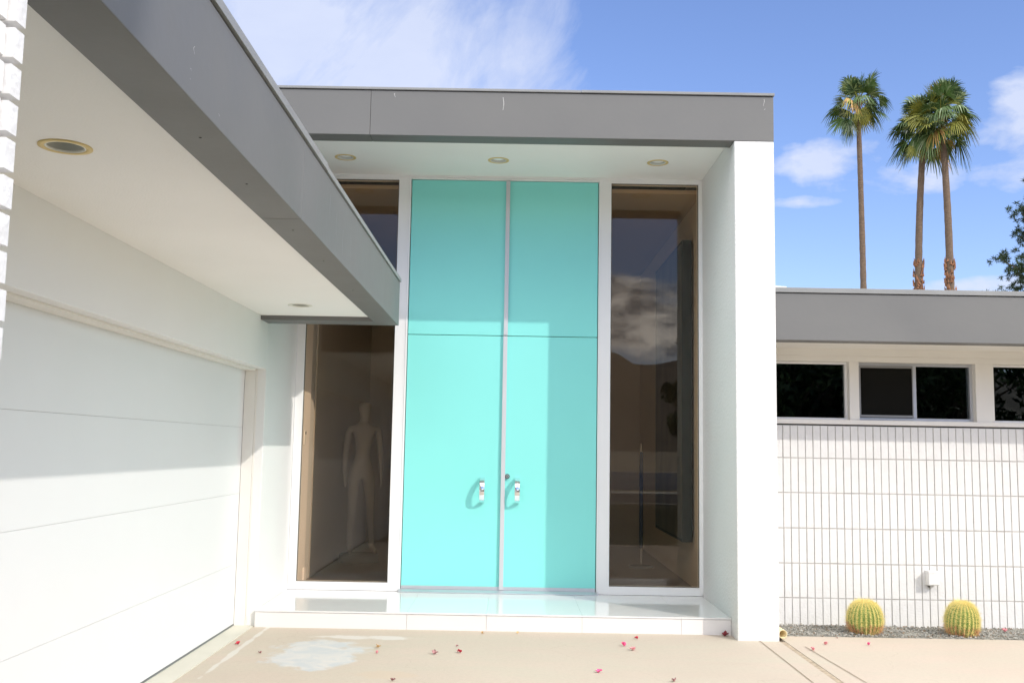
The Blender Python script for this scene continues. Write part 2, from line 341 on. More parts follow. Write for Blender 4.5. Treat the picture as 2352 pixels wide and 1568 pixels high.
for k in range(4200):
    x = rnd.uniform(2.23, 5.6); y = rnd.uniform(8.51, 9.12); r = rnd.uniform(.003, .009)*(2.2 if rnd.random() < .03 else 1); z = .004-.012*max(0, y-8.8)/.3+rnd.uniform(0, .006)
    b.use(gm[0 if rnd.random() < .6 else (1 if rnd.random() < .7 else 2)])
    ps = [(x+r*rnd.uniform(.8, 1.4), y, z), (x-r*rnd.uniform(.8, 1.4), y, z), (x, y+r, z), (x, y-r, z), (x, y, z+r*.8), (x, y, z-r)]
    b.add(ps, [(0, 2, 4), (2, 1, 4), (1, 3, 4), (3, 0, 4), (2, 0, 5), (1, 2, 5), (3, 1, 5), (0, 3, 5)])
tag(b.build('gravel', None), 'loose grey and brown gravel in the bed under the brick wall', 'gravel', kind='stuff')
# slab joints
b = MB()
def strip(p, q, wd, z=.004):
    p = Vector((*p, 0)); q = Vector((*q, 0)); d = (q-p).normalized(); n = Vector((-d.y, d.x, 0))*wd/2
    b.add([p-n+Vector((0, 0, z)), p+n+Vector((0, 0, z)), q+n+Vector((0, 0, z)), q-n+Vector((0, 0, z))], [(0, 1, 2, 3)])
JO = mat('slab_joint', (.30, .235, .17), .95, .2, 20)
strip((2.045, 8.262), (2.03, 3.21), .007); strip((2.352, 8.05), (2.56, 3.21), .007)
tag(b.build('slab_joint', JO), kind='structure')
b = MB(); b.box(2.207, 2.255, 3.2, 8.262, -.3, -.003); tag(b.build('expansion_joint', mat('joint_filler', (.42, .34, .25), .95, .25, 18, .5, 60)), kind='structure')

# ================================================================== THE HOUSE
house = root('house', (0, D, 0), 'white modern flat roofed house with grey fascias and tall turquoise double doors', 'house')
B(W+.003, C0-.002, YS+.016, D+.3, -.25, .126).build('step', WALLW, house)
step = bpy.data.objects['step']
seams = [W+.003, -.846, -.18, .62, 1.45, C0-.002]
b = MB()
for a, c in zip(seams[:-1], seams[1:]): b.box(a+.0012, c-.0012, YS, YS+.014, -.03, .1245)
b.build('riser_tiles', mat('white_riser_tile', (.78, .76, .745), .25, .01, 1), step)
b = MB()
for a, c in zip(seams[:-1], seams[1:]): b.box(a+.0005, c-.0005, YS-.006, D-.003, .1285, S_)
b.build('tread_tiles', TILE, step)
# right side wall (reads as the white pier)
MB().prism_x([(YC, -.2), (D+.25, -.2), (D+.25, 4.40), (YC+FT+.003, 4.40), (YC+FT+.003, ZF0-.002), (YC, ZF0-.002)], C0, C1).build('column', STUCCO, house, bevel=.007)
# portal roof, soffit, fascia
LE = [(-1.605, 9.115), (-.163, 9.13), (1.338, 9.12)]
plate_holes(-2.4, C0-.001, YC+FT, D+.05, ZSOF, LE, .088).build('soffit', SOFF, house)
B(-2.5, C1-.02, YC+.1, 16, 4.44, 4.555).build('roof', GREY, house)
sx_ = -1.255
def fascia(name, boxes, caps, gaps):
    b = MB()
    for q in boxes: b.box(*q)
    o = b.build(name, GREY, house, bevel=.003)
    b = MB()
    for q in caps: b.box(*q)
    b.build('drip_edge', FLASH, o, bevel=.002)
    b = MB()
    for q in gaps: b.box(*q)
    if gaps: b.build('shadow_gap', GAP, o)
    return o
f1 = fascia('fascia', [(-2.55, sx_-.0015, YC, YC+FT, ZF0, ZF1-.028), (sx_+.0015, C1, YC, YC+FT, ZF0, ZF1-.028)],
            [(-2.55, .55, YC-.012, YC+.15, ZF1-.022, ZF1), (.553, C1+.008, YC-.014, YC+.15, ZF1-.021, ZF1+.002)],
            [(-2.5, C1-.01, YC+.006, YC+.15, ZF1-.028, ZF1-.022), (sx_-.0014, sx_+.0014, YC+.004, YC+FT-.01, ZF0+.004, ZF1-.03)])
def drip(x, z0, z1, w0, y, wob=.004):
    n = 7; L_ = []; R_ = []
    for i in range(n+1):
        t = i/n; xx = x+wob*math.sin(5*t+x*9); ww = w0*(1-t*.6)*rnd.uniform(.6, 1.3)
        L_.append((xx-ww, y, z1+(z0-z1)*t)); R_.append((xx+ww, y, z1+(z0-z1)*t))
    MB().add(L_+R_, [(i, i+1, n+2+i, n+1+i) for i in range(n)]).build('drip_stain', STREAK, f1)
for x, z0, z1, w0 in [(-1.05, 4.50, 4.535, .0022), (-.115, 4.40, 4.515, .003), (2.125, 4.475, 4.535, .0022), (2.13, 4.44, 4.452, .0022)]: drip(x, z0, z1, w0, YC-.0015)
# left cheek of the portal and entrance side walls
b = MB(); b.box(-2.40, W-.002, YC+FT+.01, D+.25, 2.96, 4.40); b.build('wall', STUCCO, house)
# door and window surround
b = MB()
for x0, x1 in ((W+.001, -2.041), (-1.1616, XL-.004), (XR+.004, .9622), (1.832, C0-.001)): b.box(x0, x1, D, D+.11, S_+.001, ZSOF-.001)
for x0, x1 in ((-2.041, -1.1616), (.9622, 1.832)): b.box(x0, x1, D, D+.11, S_+.001, .218); b.box(x0, x1, D, D+.11, 4.17, ZSOF-.001)
b.box(XL-.004, XR+.004, D, D+.11, 4.178, ZSOF-.001)
fr = b.build('entrance_frame', TRIMW, house, bevel=.003)
b = MB()
b.box(XL-.020, XL-.005, D-.006, D-.0005, S_+.02, 4.195); b.box(XR+.005, XR+.018, D-.006, D-.0005, S_+.02, 4.195); b.box(XL-.004, XR+.004, D-.006, D-.0005, 4.18, 4.195)
b.box(C0-.022, C0-.0015, D-.014, D-.001, S_+.02, ZSOF-.018); b.box(W+.003, C0-.024, D-.016, D-.001, ZSOF-.018, ZSOF-.001)
b.build('trim_bead', TRIMW, fr)
for i, (x0, x1) in enumerate(((-2.041, -1.1616), (.9622, 1.832))):
    wn = B(x0, x1, D+.030, D+.034, .218, 4.17).build('window', GLASS, house)
    tag(wn, ('tall bronze side window left of the doors', 'tall bronze side window between the doors and the white pier')[i])
    bb = MB(); t_ = .006
    for q in ((x0, x0+t_, .218, 4.17), (x1-t_, x1, .218, 4.17), (x0+t_, x1-t_, .218, .218+t_), (x0+t_, x1-t_, 4.17-t_, 4.17)): bb.box(q[0], q[1], D+.018, D+.0295, q[2], q[3])
    bb.build('glazing_seal', mat('glazing_seal', (.10, .095, .08), .6), wn)
# doors
ZB, ZSP, ZT = .197, 2.6165, 4.174
LOCKM = mat('worn_chrome', (.55, .56, .58), .22, metal=1.)
def door_leaf(x0, x1, side):
    e = bpy.data.objects.new('front_door', None); COL.objects.link(e); e.parent = house; WORLD[e.name] = Vector((0, D, 0))
    tag(e, 'left turquoise door leaf' if side < 0 else 'right turquoise door leaf with the round lock')
    B(x0, x1, D+.012, D+.058, ZB-.022, ZSP-.003).build('lower_panel', TURQ, e, bevel=.0025)
    B(x0, x1, D+.012, D+.058, ZSP+.003, ZT).build('upper_panel', TURQ, e, bevel=.0025)
    bb = MB(); bb.box(x0+.002, x1-.002, D+.003, D+.0115, ZB-.030, ZB); bb.box(x0+.002, x1-.002, D-.001, D+.003, ZB-.030, ZB-.020)
    k = 9
    for i in range(k):
        xs = x0+(x1-x0)*(i+.5)/k; bb.tube([(xs, D+.0035, ZB-.010), (xs, D+.001, ZB-.010)], .0022, 8)
    bb.build('kick_plate', ALU, e)
    # bow handle: broad flat strip curving out of the leaf
    hx = -.271 if side < 0 else .068; hz = 1.112; hh = .118; out = .125; wd = .024; th = .006; vs = []; fs = []; n = 26
    for i in range(n+1):
        a = math.pi*i/n; cz = hz+hh*math.cos(a); cy_ = D+.012-out*max(0,math.sin(a))**.85; dz = -hh*math.sin(a); dy = -out*math.cos(a)
        nn = Vector((0, -dz, dy)); nn = Vector((0, -math.sin(a)/out, math.cos(a)/hh)).normalized()
        for sx2 in (-1, 1):
            for s2 in (-1, 1): vs.append(Vector((hx+sx2*wd, cy_, cz))+nn*th*s2)
    for i in range(n):
        q = i*4; r_ = q+4
        fs += [(q, q+2, r_+2, r_), (q+1, r_+1, r_+3, q+3), (q, r_, r_+1, q+1), (q+2, q+3, r_+3, r_+2)]
    hb = MB().add(vs, fs, True); ho = hb.build('handle', CHROME, e)
    bv = ho.modifiers.new('bevel', 'BEVEL'); bv.width = .002; bv.segments = 2
    if side > 0:
        lb = MB(); cx, cz = -.030, 1.247
        lb.tube([(cx, D+.012, cz), (cx, D-.006, cz), (cx, D-.010, cz)], [.026, .026, .023], 28)
        lb.tube([(cx, D-.010, cz), (cx, D-.024, cz), (cx, D-.027, cz)], [.016, .015, .012], 24); MB().tube([(cx, D-.0095, cz), (cx, D-.0115, cz)], [.0195, .0195], 24).build('groove_ring', GAP, e)
        lo = lb.build('lock', LOCKM, e); MB().box(cx-.0016, cx+.0016, D-.0282, D-.0272, cz-.007, cz+.006).build('keyhole', GAP, lo)
    else:
        B(-.092, -.052, D-.018, D+.0115, ZB-.028, ZSP-.004).build('astragal', ALUW, e, bevel=.002)
        B(-.090, -.050, D-.018, D+.0115, ZSP+.004, ZT-.002).build('astragal', ALUW, e, bevel=.002)
    return e
ALUW = mat('satin_grey_metal', (.60, .60, .63), .42, .02, 3, metal=.15)
door_leaf(XL+.003, -.0755, -1); door_leaf(-.0725, XR-.003, 1)
b = MB(); b.prism_x([(D-.075, .141), (D+.06, .141), (D+.06, .166), (D-.02, .166), (D-.055, .153), (D-.075, .149)], -1.050, .856); b.build('threshold', ALU, house, bevel=.001)
B(XL-.003, XR+.003, D+.062, D+.09, S_, 4.19).build('door_backing', GAP, house)
B(-1.08, .87, D+.111, D+.13, .1, 4.3).build('wall', INTW, house)      # inner lining behind the doors

# ---- garage wing
b = MB()
b.box(W-.30, W, YJ, D+.001, -.2, 2.90)                       # between garage door and entrance
b.box(G-.09, W, -4, YJ-.001, ZHD, 2.90)                       # header
b.box(W-.30, W, -4, 3.30, -.2, ZHD-.001)
b.build('wall', WALLW, house, bevel=.004)
b = MB(); b.box(G+.004, -2.205, YJ-.014, YJ-.001, 0, ZHD-.001); b.box(G+.004, -2.205, 3.32, YJ-.0145, ZHD-.016, ZHD-.001); b.box(-2.203, -2.19, YJ-.005, YJ-.001, 0, ZHD-.002)
b.build('door_stop', SILL, house)
gd = bpy.data.objects.new('garage_door', None); COL.objects.link(gd); gd.parent = house; WORLD[gd.name] = Vector((0, D, 0))
tag(gd, 'white flush sectional garage door')
zz = [.018, .515, 1.10, 1.657, ZHD+.05]
for a, c in zip(zz[:-1], zz[1:]):
    B(G-.0055, G, 3.2, YJ+.02, a+.0007, c-.0007).build('panel', GDOOR, gd, bevel=.0012)
B(G-.03, G+.004, 3.2, YJ-.016, -.0, .018).build('bottom_seal', RUBBER, gd)
B(G-.045, G-.006, 3.21, YJ+.019, .02, ZHD+.049).build('door_backing', FLASH, house)
LG = [(-1.657, 3.554), (-1.655, 7.632)]
plate_holes(W+.0005, FX2-.0005, -4, YF2-.0005, ZGS, LG, .082).build('soffit', SOFF, house)
B(-8, FX-.2, -4, D-.01, 2.84, 2.925).build('roof', GREY, house)
f2 = fascia('fascia', [(FX2, FX, -4, 4.505, ZG0, ZG1-.030), (FX2, FX, 4.508, YF, ZG0, ZG1-.030), (W+.001, FX2-.001, YF2, YF, ZG0, ZG1-.030)],
            [(FX-.15, FX+.012, -4, 5.05, ZG1-.024, ZG1+.013), (FX-.15, FX+.010, 5.052, YF+.008, ZG1-.025, ZG1+.006), (W, FX-.151, YF-.15, YF+.008, ZG1-.025, ZG1+.006)],
            [(FX-.15, FX-.005, -4, YF-.006, ZG1-.030, ZG1-.024), (FX2+.01, FX-.005, 4.5048, 4.5082, ZG0+.002, ZG1-.034)])
CHALK = mat('chalky_drip', (.32, .33, .34), .7)
for y, z0, z1, wd in [(2.92, 2.70, 2.725, .0015), (2.9, 2.64, 2.645, .002), (2.9, 2.61, 2.613, .0018), (3.2, 2.60, 2.605, .002), (5.4, 2.66, 2.80, .002), (5.62, 2.60, 2.75, .003), (5.2, 2.72, 2.86, .002), (5.9, 2.62, 2.8, .0015)]:
    vs = []; n = 6
    for i in range(n+1):
        t = i/n; yy = y+.006*math.sin(6*t+y*5); ww = wd*rnd.uniform(.5, 1.3)*(1-.5*t); vs += [(FX+.001, yy-ww, z1+(z0-z1)*t), (FX+.001, yy+ww, z1+(z0-z1)*t)]
    MB().add(vs, [(2*i, 2*i+1, 2*i+3, 2*i+2) for i in range(n)]).build('drip_stain', STREAK if y < 3.3 else CHALK, f2)
for y in (3.9, 4.75, 5.55, 3.3, 6.6): MB().tube([(-1.08, y, ZG0+.001), (-1.08, y, ZG0-.0012)], .005, 8).build('screw_head', GAP, f2)
B(-8.2, -8, -4, D, -.2, 2.86).build('wall', STUCCO, house); B(-8, W-.31, -4.2, -4.0, -.2, 2.86).build('wall', STUCCO, house)

# ---- rough brick pier by the photographer
b = MB(); b.use(MORTR); b.box(-1.285, -1.012, .92, 1.845, -.1, ZG0-.001)
rnd = random.Random(11)
pz = .0735
for k in range(-1, 35):
    z0 = ZG0-.0735-k*pz+.0; z1 = z0+pz-.013
    if z1 > ZG0: z1 = ZG0-.002
    off = .145 if k % 2 else 0
    y = 1.862
    first = True
    while y > .9:
        ln = .29 if not (first and off) else .29-off
        j = rnd.uniform(-.0025, .0025); y0 = max(.9, y-ln+.010)
        b.use(BRICKR).box(-1.06, -.998+j, y0, y, z0+rnd.uniform(-.001, .001), z1+rnd.uniform(-.0015, .0015)); y -= ln; first = False
    # returning end brick, a little proud at the far corner
    j = rnd.uniform(-.001, .003)
    b.box(-1.290, -.986+j, 1.866, 1.905+rnd.uniform(-.002, .002), z0-.0015, z1-.0015)
    b.box(-1.30, -1.235, .9, 1.862, z0, z1)
bp_ = b.build('brick_pier', None, house)
bv = bp_.modifiers.new('bevel', 'BEVEL'); bv.width = .0035; bv.segments = 2; bv.limit_method = 'ANGLE'

# ---- right wing
WS[0] = 1.0226
b = MB(); b.use(MORTW); b.box(2.13, 9.4, YW+.0042, YW+.20, -.2, 1.7695)
zj = [-.03, .254, .5535, .8595, 1.1705, 1.478, 1.770]
px_ = .0675; k = 0; x = 2.2315-px_*1
b.use(BRICKW)
while x < 9.3:
    for z0, z1 in zip(zj[:-1], zj[1:]):
        x0 = max(2.13, x+.0046+rnd.uniform(-.0008, .0008)); x1 = x+px_-.0046+rnd.uniform(-.0008, .0008)
        b.box(x0, x1, YW-.001+rnd.uniform(-.0012, .0012), YW+.02, z0+.005+rnd.uniform(-.001, .001), z1-.005+rnd.uniform(-.001, .001))
    x += px_
bw = b.build('brick_wall', None, house)
b = MB()
b.box(2.13, 9.4, YW-.018, YW+.16, 1.782, 1.823)
b.build('sill', SILL, house, bevel=.003)
b = MB(); b.box(2.13, 9.4, YW+.002, YW+.16, 1.7705, 1.781); b.build('shadow_gap', GAP, house)
b = MB()
b.box(2.13, 9.4, YW-.014, YW+.16, 2.397, 2.60)
for a, c in ((3.041, 3.128), (4.180, 4.343), (5.36, 5.52), (6.4, 9.4)): b.box(a, c, YW-.002, YW+.16, 1.8235, 2.346)
b.box(2.13, 9.4, YW-.004, YW+.16, 2.3465, 2.3965)
b.build('wall', SILL, house, bevel=.002)
def wing_window(x0, x1, slider, lab):
    y = YW+.082; bb = MB(); t_ = .018 if not slider else .026
    bb.box(x0, x1, y-.02, y+.03, 1.8235, 1.8235+t_); bb.box(x0, x1, y-.02, y+.03, 2.3455-t_, 2.3455)
    bb.box(x0, x0+t_, y-.02, y+.03, 1.8235+t_, 2.3455-t_); bb.box(x1-t_, x1, y-.02, y+.03, 1.8235+t_, 2.3455-t_)
    if slider:
        xm = x0+(x1-x0)*.488; bb.box(xm-.004, xm+.028, y-.018, y+.028, 1.8235+t_, 2.3455-t_)
        bb.box(x0+.001, xm, y-.028, y-.021, 1.826, 1.834)
    e = bpy.data.objects.new('window', None); COL.objects.link(e); e.parent = house; WORLD[e.name] = Vector((0, D, 0)); tag(e, lab)
    bb.build('frame', ALU if slider else TRIMW, e, bevel=.002)
    B(x0+t_, x1-t_, y+.012, y+.016, 1.8235+t_, 2.3455-t_).build('pane', GLASSB, e)
    if slider:
        s = MB(); a0, a1, c0, c1 = x0+.012, xm-.006, 1.8235+.030, 2.3455-.026; u = .020; ys = y-.032
        s.use(mat('grey_screen_frame', (.30, .30, .30), .5, metal=.5)); s.box(a0, a1, ys, ys+.009, c0, c0+u); s.box(a0, a1, ys, ys+.009, c1-u, c1); s.box(a0, a0+u, ys, ys+.009, c0+u, c1-u); s.box(a1-u*.4, a1, ys, ys+.009, c0+u, c1-u)
        s.use(DARKM); s.box(a0+u, a1-u*.4, ys+.004, ys+.006, c0+u, c1-u)
        s.box(a0-.006, a0+.004, ys-.002, ys+.004, c1-.09, c1-.075); s.box(a0-.006, a0+.004, ys-.002, ys+.004, c0+.11, c0+.125)
        s.build('insect_screen', None, e)
    return e
wing_window(2.1305, 3.0405, False, 'fixed dark window touching the white pier')
wing_window(3.1285, 4.1795, True, 'sliding window with an insect screen over its left half')
wing_window(4.3435, 5.3595, False, 'fixed window at the far right edge')
wing_window(5.5205, 6.3995, True, 'sliding window outside the frame on the right')
b = MB(); b.box(2.13, 9.6, YRF+.2, YW-.015, 2.462, 2.50); b.build('soffit', SILL, house)
B(2.13, 9.4, YRF+.18, 16, 2.70, 2.835).build('roof', GREY, house)
f3 = fascia('fascia', [(2.13, 9.6, YRF, YRF+.19, ZR0, ZR1-.046)], [(2.13, 9.61, YRF-.012, YRF+.15, ZR1-.040, ZR1)],
            [(2.13, 9.6, YRF+.005, YRF+.15, ZR1-.046, ZR1-.040)])
b = MB(); rr = random.Random(2)
for k in range(9):
    x = 2.168+.022*k*.5; s_ = .012*(1-k/12); b.tube([(x, YRF+.03, ZR1+.0), (x+.004, YRF+.025, ZR1+s_), (x+.01, YRF+.03, ZR1+s_*.4)], [.012, .010, .004], 8)
b.build('sealant', TRIMW, f3)
WS[0] = 1.0
# house shell behind
b = MB()
b.box(-2.42, -2.10, D+.26, 16, -.2, 4.43); b.box(C0+.03, C1, D+.255, 16, -.2, 4.43); b.box(-2.42, C1, 16, 16.2, -.2, 4.43)
b.box(9.4, 9.6, YW+.2, 16, -.2, 2.7); b.box(C1, 9.4, 15.8, 16, -.2, 2.7)
b.build('wall', STUCCO, house)
# inside of the hall
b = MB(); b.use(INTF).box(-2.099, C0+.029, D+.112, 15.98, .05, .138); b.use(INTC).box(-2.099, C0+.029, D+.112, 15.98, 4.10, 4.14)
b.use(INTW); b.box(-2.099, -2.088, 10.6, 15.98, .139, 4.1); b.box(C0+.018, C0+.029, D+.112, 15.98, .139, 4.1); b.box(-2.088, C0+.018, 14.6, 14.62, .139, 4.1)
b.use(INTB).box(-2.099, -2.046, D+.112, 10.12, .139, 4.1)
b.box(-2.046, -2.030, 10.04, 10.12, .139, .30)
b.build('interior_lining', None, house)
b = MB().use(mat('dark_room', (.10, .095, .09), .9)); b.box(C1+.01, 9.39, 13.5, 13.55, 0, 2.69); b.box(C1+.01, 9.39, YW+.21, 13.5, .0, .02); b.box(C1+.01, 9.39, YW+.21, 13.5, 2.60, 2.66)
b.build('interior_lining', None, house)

# ================================================================== THINGS ON THE HOUSE
def downlight(loc, ring, r_hole, lab, grp, pale=False):
    e = root('ceiling_light', loc, lab, 'recessed light', grp); x, y, z = loc
    def ringm(r0, r1, z0, z1, n=40):
        vs = []; 
        for (r_, zz_) in ((r0, z1), (r0, z0), (r1, z0), (r1, z1+.0)):
            vs += [(x+r_*math.cos(2*math.pi*k/n), y+r_*math.sin(2*math.pi*k/n), zz_) for k in range(n)]
        fs = []
        for j in range(3): fs += [(j*n+k, j*n+(k+1) % n, (j+1)*n+(k+1) % n, (j+1)*n+k) for k in range(n)]
        return MB().add(vs, fs, True)
    ringm(r_hole*.90, r_hole*1.18, z-.004, z+.002).build('trim_ring', ring, e)
    ringm(r_hole*.82, r_hole*.895, z-.003, z+.004).build('inner_ring', WTRIM, e)
    n = 40; vs = []; rings = 22
    for j in range(rings):
        t = j/(rings-1)*(.45 if pale else 1); r_ = r_hole*(.86-.16*t)+(.0016 if j % 2 else 0); vs += [(x+r_*math.cos(2*math.pi*k/n), y+r_*math.sin(2*math.pi*k/n), z+.002+.050*t) for k in range(n)]
    fs = [(j*n+k, j*n+(k+1) % n, (j+1)*n+(k+1) % n, (j+1)*n+k) for j in range(rings-1) for k in range(n)]
    MB().add(vs, fs, True).build('baffle', BAFFP if pale else BAFF, e)
    lo_ = -.024 if pale else 0; vs = [(x, y, z+.030+lo_)]; R_ = r_hole*(.79 if pale else .74)
    for j in range(1, 7):
        a = j/6*math.pi/2; vs += [(x+R_*math.sin(a)*math.cos(2*math.pi*k/n), y+R_*math.sin(a)*math.sin(2*math.pi*k/n), z+.052+lo_-.022*math.cos(a)) for k in range(n)]
    fs = [(0, 1+k, 1+(k+1) % n) for k in range(n)]+[(1+j*n+k, 1+j*n+(k+1) % n, 1+(j+1)*n+(k+1) % n, 1+(j+1)*n+k) for j in range(5) for k in range(n)]
    MB().add(vs, fs, True).build('lamp', BULB, e)
    return e
downlight((LG[0][0], LG[0][1], ZGS), GOLD, .080, 'recessed light with yellowed ring nearest the camera, in the garage soffit', 'recessed lights')
downlight((LG[1][0], LG[1][1], ZGS), WTRIM, .080, 'small recessed light at the far end of the garage soffit', 'recessed lights')
for i, (x, y) in enumerate(LE):
    downlight((x, y, ZSOF), GOLD, .085, ('recessed light above the left side window, in the entrance soffit', 'recessed light above the turquoise doors, in the entrance soffit', 'recessed light above the right side window, near the white pier')[i], 'recessed lights', True)

# wall box on the brick
WS[0] = 1.0226
e = root('wall_box', (3.72, YW, .38), 'small white box mounted low on the brick wall between the cacti', 'outdoor socket')
MB().prism_x([(YW-.002, .385), (YW-.080, .390), (YW-.084, .398), (YW-.084, .500), (YW-.078, .512), (YW-.002, .512)], 3.678, 3.766).build('box', PLASTIC, e, bevel=.003)
b = MB(); b.box(3.676, 3.768, YW-.087, YW-.0845, .494, .5125); b.tube([(3.722, YW-.0875, .503), (3.722, YW-.089, .503)], .003, 8); b.build('cover_lip', PLASTIC, e)
MB().tube([(3.700, YW-.02, .386), (3.700, YW-.02, .366)], .010, 10).build('conduit', RUBBER, e)
WS[0] = 1.0
e = root('thermostat', (-2.03, 9.9, 1.5), 'small pale thermostat on the beige strip of wall inside the left window', 'thermostat')
B(-2.046, -2.034, 9.85, 9.90, 1.52, 1.66).build('body', PLASTIC, e, bevel=.002); B(-2.034, -2.032, 9.858, 9.892, 1.62, 1.65).build('screen', GAP, e)
# drain pipe stub
b = MB(); p0 = Vector((2.235, 8.62, .050)); p1 = Vector((2.262, 8.36, .040)); d = (p1-p0).normalized(); n = 24
a1 = d.cross(Vector((0, 0, 1))).normalized(); a2 = a1.cross(d); vs = []
for (p, r_) in ((p0, .036), (p1, .036), (p1, .031), (p0+d*.05, .031)): vs += [p+(a1*math.cos(2*math.pi*k/n)+a2*math.sin(2*math.pi*k/n))*r_ for k in range(n)]
fs = [(j*n+k, j*n+(k+1) % n, (j+1)*n+(k+1) % n, (j+1)*n+k) for j in range(3) for k in range(n)]
b.use(PVC).add(vs, fs, True); b.use(GAP).add(vs[3*n:4*n], [tuple(range(n))])
o = b.build('drain_pipe', None); tag(o, 'yellowed pipe stub poking out beside the foot of the white pier', 'drain pipe')

# ================================================================== INSIDE THE HALL
e = root('painting', (1.80, 11.1, .60), 'tall dark abstract painting on the hall wall behind the right window', 'painting')
B(1.762, 1.862, 10.25, 12.15, .60, 3.72).build('stretcher', PANELE, e)
B(1.758, 1.7615, 10.28, 12.12, .63, 3.69).build('canvas', ART, e)
e = root('post_stand', (1.575, 12.05, .138), 'thin navy sleeved pole standing in the hall behind the right window', 'pole')
MB().tube([(1.575, 12.05, .138), (1.575, 12.05, .15), (1.575, 12.05, .156)], [.15, .15, .13], 28).build('base', RUBBER, e)
MB().tube([(1.575, 12.05, .156), (1.575, 12.05, 1.60)], .012, 12).build('pole', CHROME, e)
MB().tube([(1.575, 12.05, .36), (1.575, 12.05, 1.50)], .023, 14).build('sleeve', BLUEV, e)

def mannequin():
    s = 1.0
    J = {'pel': (0, 0, .98, .135, .105), 'waist': (.01, 0, 1.12, .115, .085), 'chest': (.015, 0, 1.30, .145, .105), 'uch': (.015, 0, 1.43, .13, .085), 'neck': (.015, .0, 1.54, .048, .05), 'hd0': (.015, -.015, 1.62, .062, .07), 'hd1': (.015, -.01, 1.70, .092, .108), 'hd2': (.015, 0, 1.78, .078, .09),
         'shl': (-.160, 0, 1.455, .052, .05), 'ell': (-.195, .02, 1.17, .038, .038), 'wrl': (-.205, -.05, .93, .025, .028), 'hal': (-.20, -.07, .85, .030, .018), 'fil': (-.195, -.085, .77, .012, .012),
         'shr': (.185, 0, 1.455, .052, .05), 'elr': (.225, .04, 1.18, .038, .038), 'wrr': (.235, .0, .93, .025, .028), 'har': (.232, -.02, .85, .030, .018), 'fir': (.226, -.03, .77, .012, .012),
         'hil': (-.085, 0, .92, .088, .09), 'knl': (-.10, -.035, .50, .053, .058), 'cfl': (-.105, .0, .36, .050, .056), 'anl': (-.115, .015, .085, .032, .036), 'tol': (-.125, -.125, .025, .036, .02),
         'hir': (.085, 0, .93, .088, .09), 'knr': (.115, -.01, .51, .053, .058), 'cfr': (.125, .03, .37, .050, .056), 'anr': (.15, .055, .085, .032, .036), 'tor': (.18, -.08, .025, .036, .02)}
    E_ = [('pel', 'waist'), ('waist', 'chest'), ('chest', 'uch'), ('uch', 'neck'), ('neck', 'hd0'), ('hd0', 'hd1'), ('hd1', 'hd2'), ('uch', 'shl'), ('shl', 'ell'), ('ell', 'wrl'), ('wrl', 'hal'), ('hal', 'fil'), ('uch', 'shr'), ('shr', 'elr'), ('elr', 'wrr'), ('wrr', 'har'), ('har', 'fir'),
          ('pel', 'hil'), ('hil', 'knl'), ('knl', 'cfl'), ('cfl', 'anl'), ('anl', 'tol'), ('pel', 'hir'), ('hir', 'knr'), ('knr', 'cfr'), ('cfr', 'anr'), ('anr', 'tor')]
    ks = list(J); me = bpy.data.meshes.new('body'); me.from_pydata([J[k][:3] for k in ks], [(ks.index(a), ks.index(b_)) for a, b_ in E_], [])
    me.materials.append(MANN); o = bpy.data.objects.new('body', me); COL.objects.link(o)
    sk = o.modifiers.new('skin', 'SKIN'); sk.use_smooth_shade = True
    for i, k in enumerate(ks):
        v = me.skin_vertices[0].data[i]; v.radius = J[k][3:5]; v.use_root = (k == 'pel')
    sb = o.modifiers.new('sub', 'SUBSURF'); sb.levels = 2; sb.render_levels = 2
    return o
e = root('mannequin', (-1.80, 12.1, .138), 'pale shop mannequin standing in the dim hall behind the left window', 'mannequin')
MB().tube([(-1.80, 12.1, .138), (-1.80, 12.1, .225), (-1.80, 12.1, .235)], [.24, .24, .225], 32).build('plinth', RUBBER, e)
mo = mannequin(); mo.parent = e; mo.location = (0, 0, .097); mo.rotation_euler = (0, 0, R(18)); mo.scale = (1.02, 1.02, 1.02)

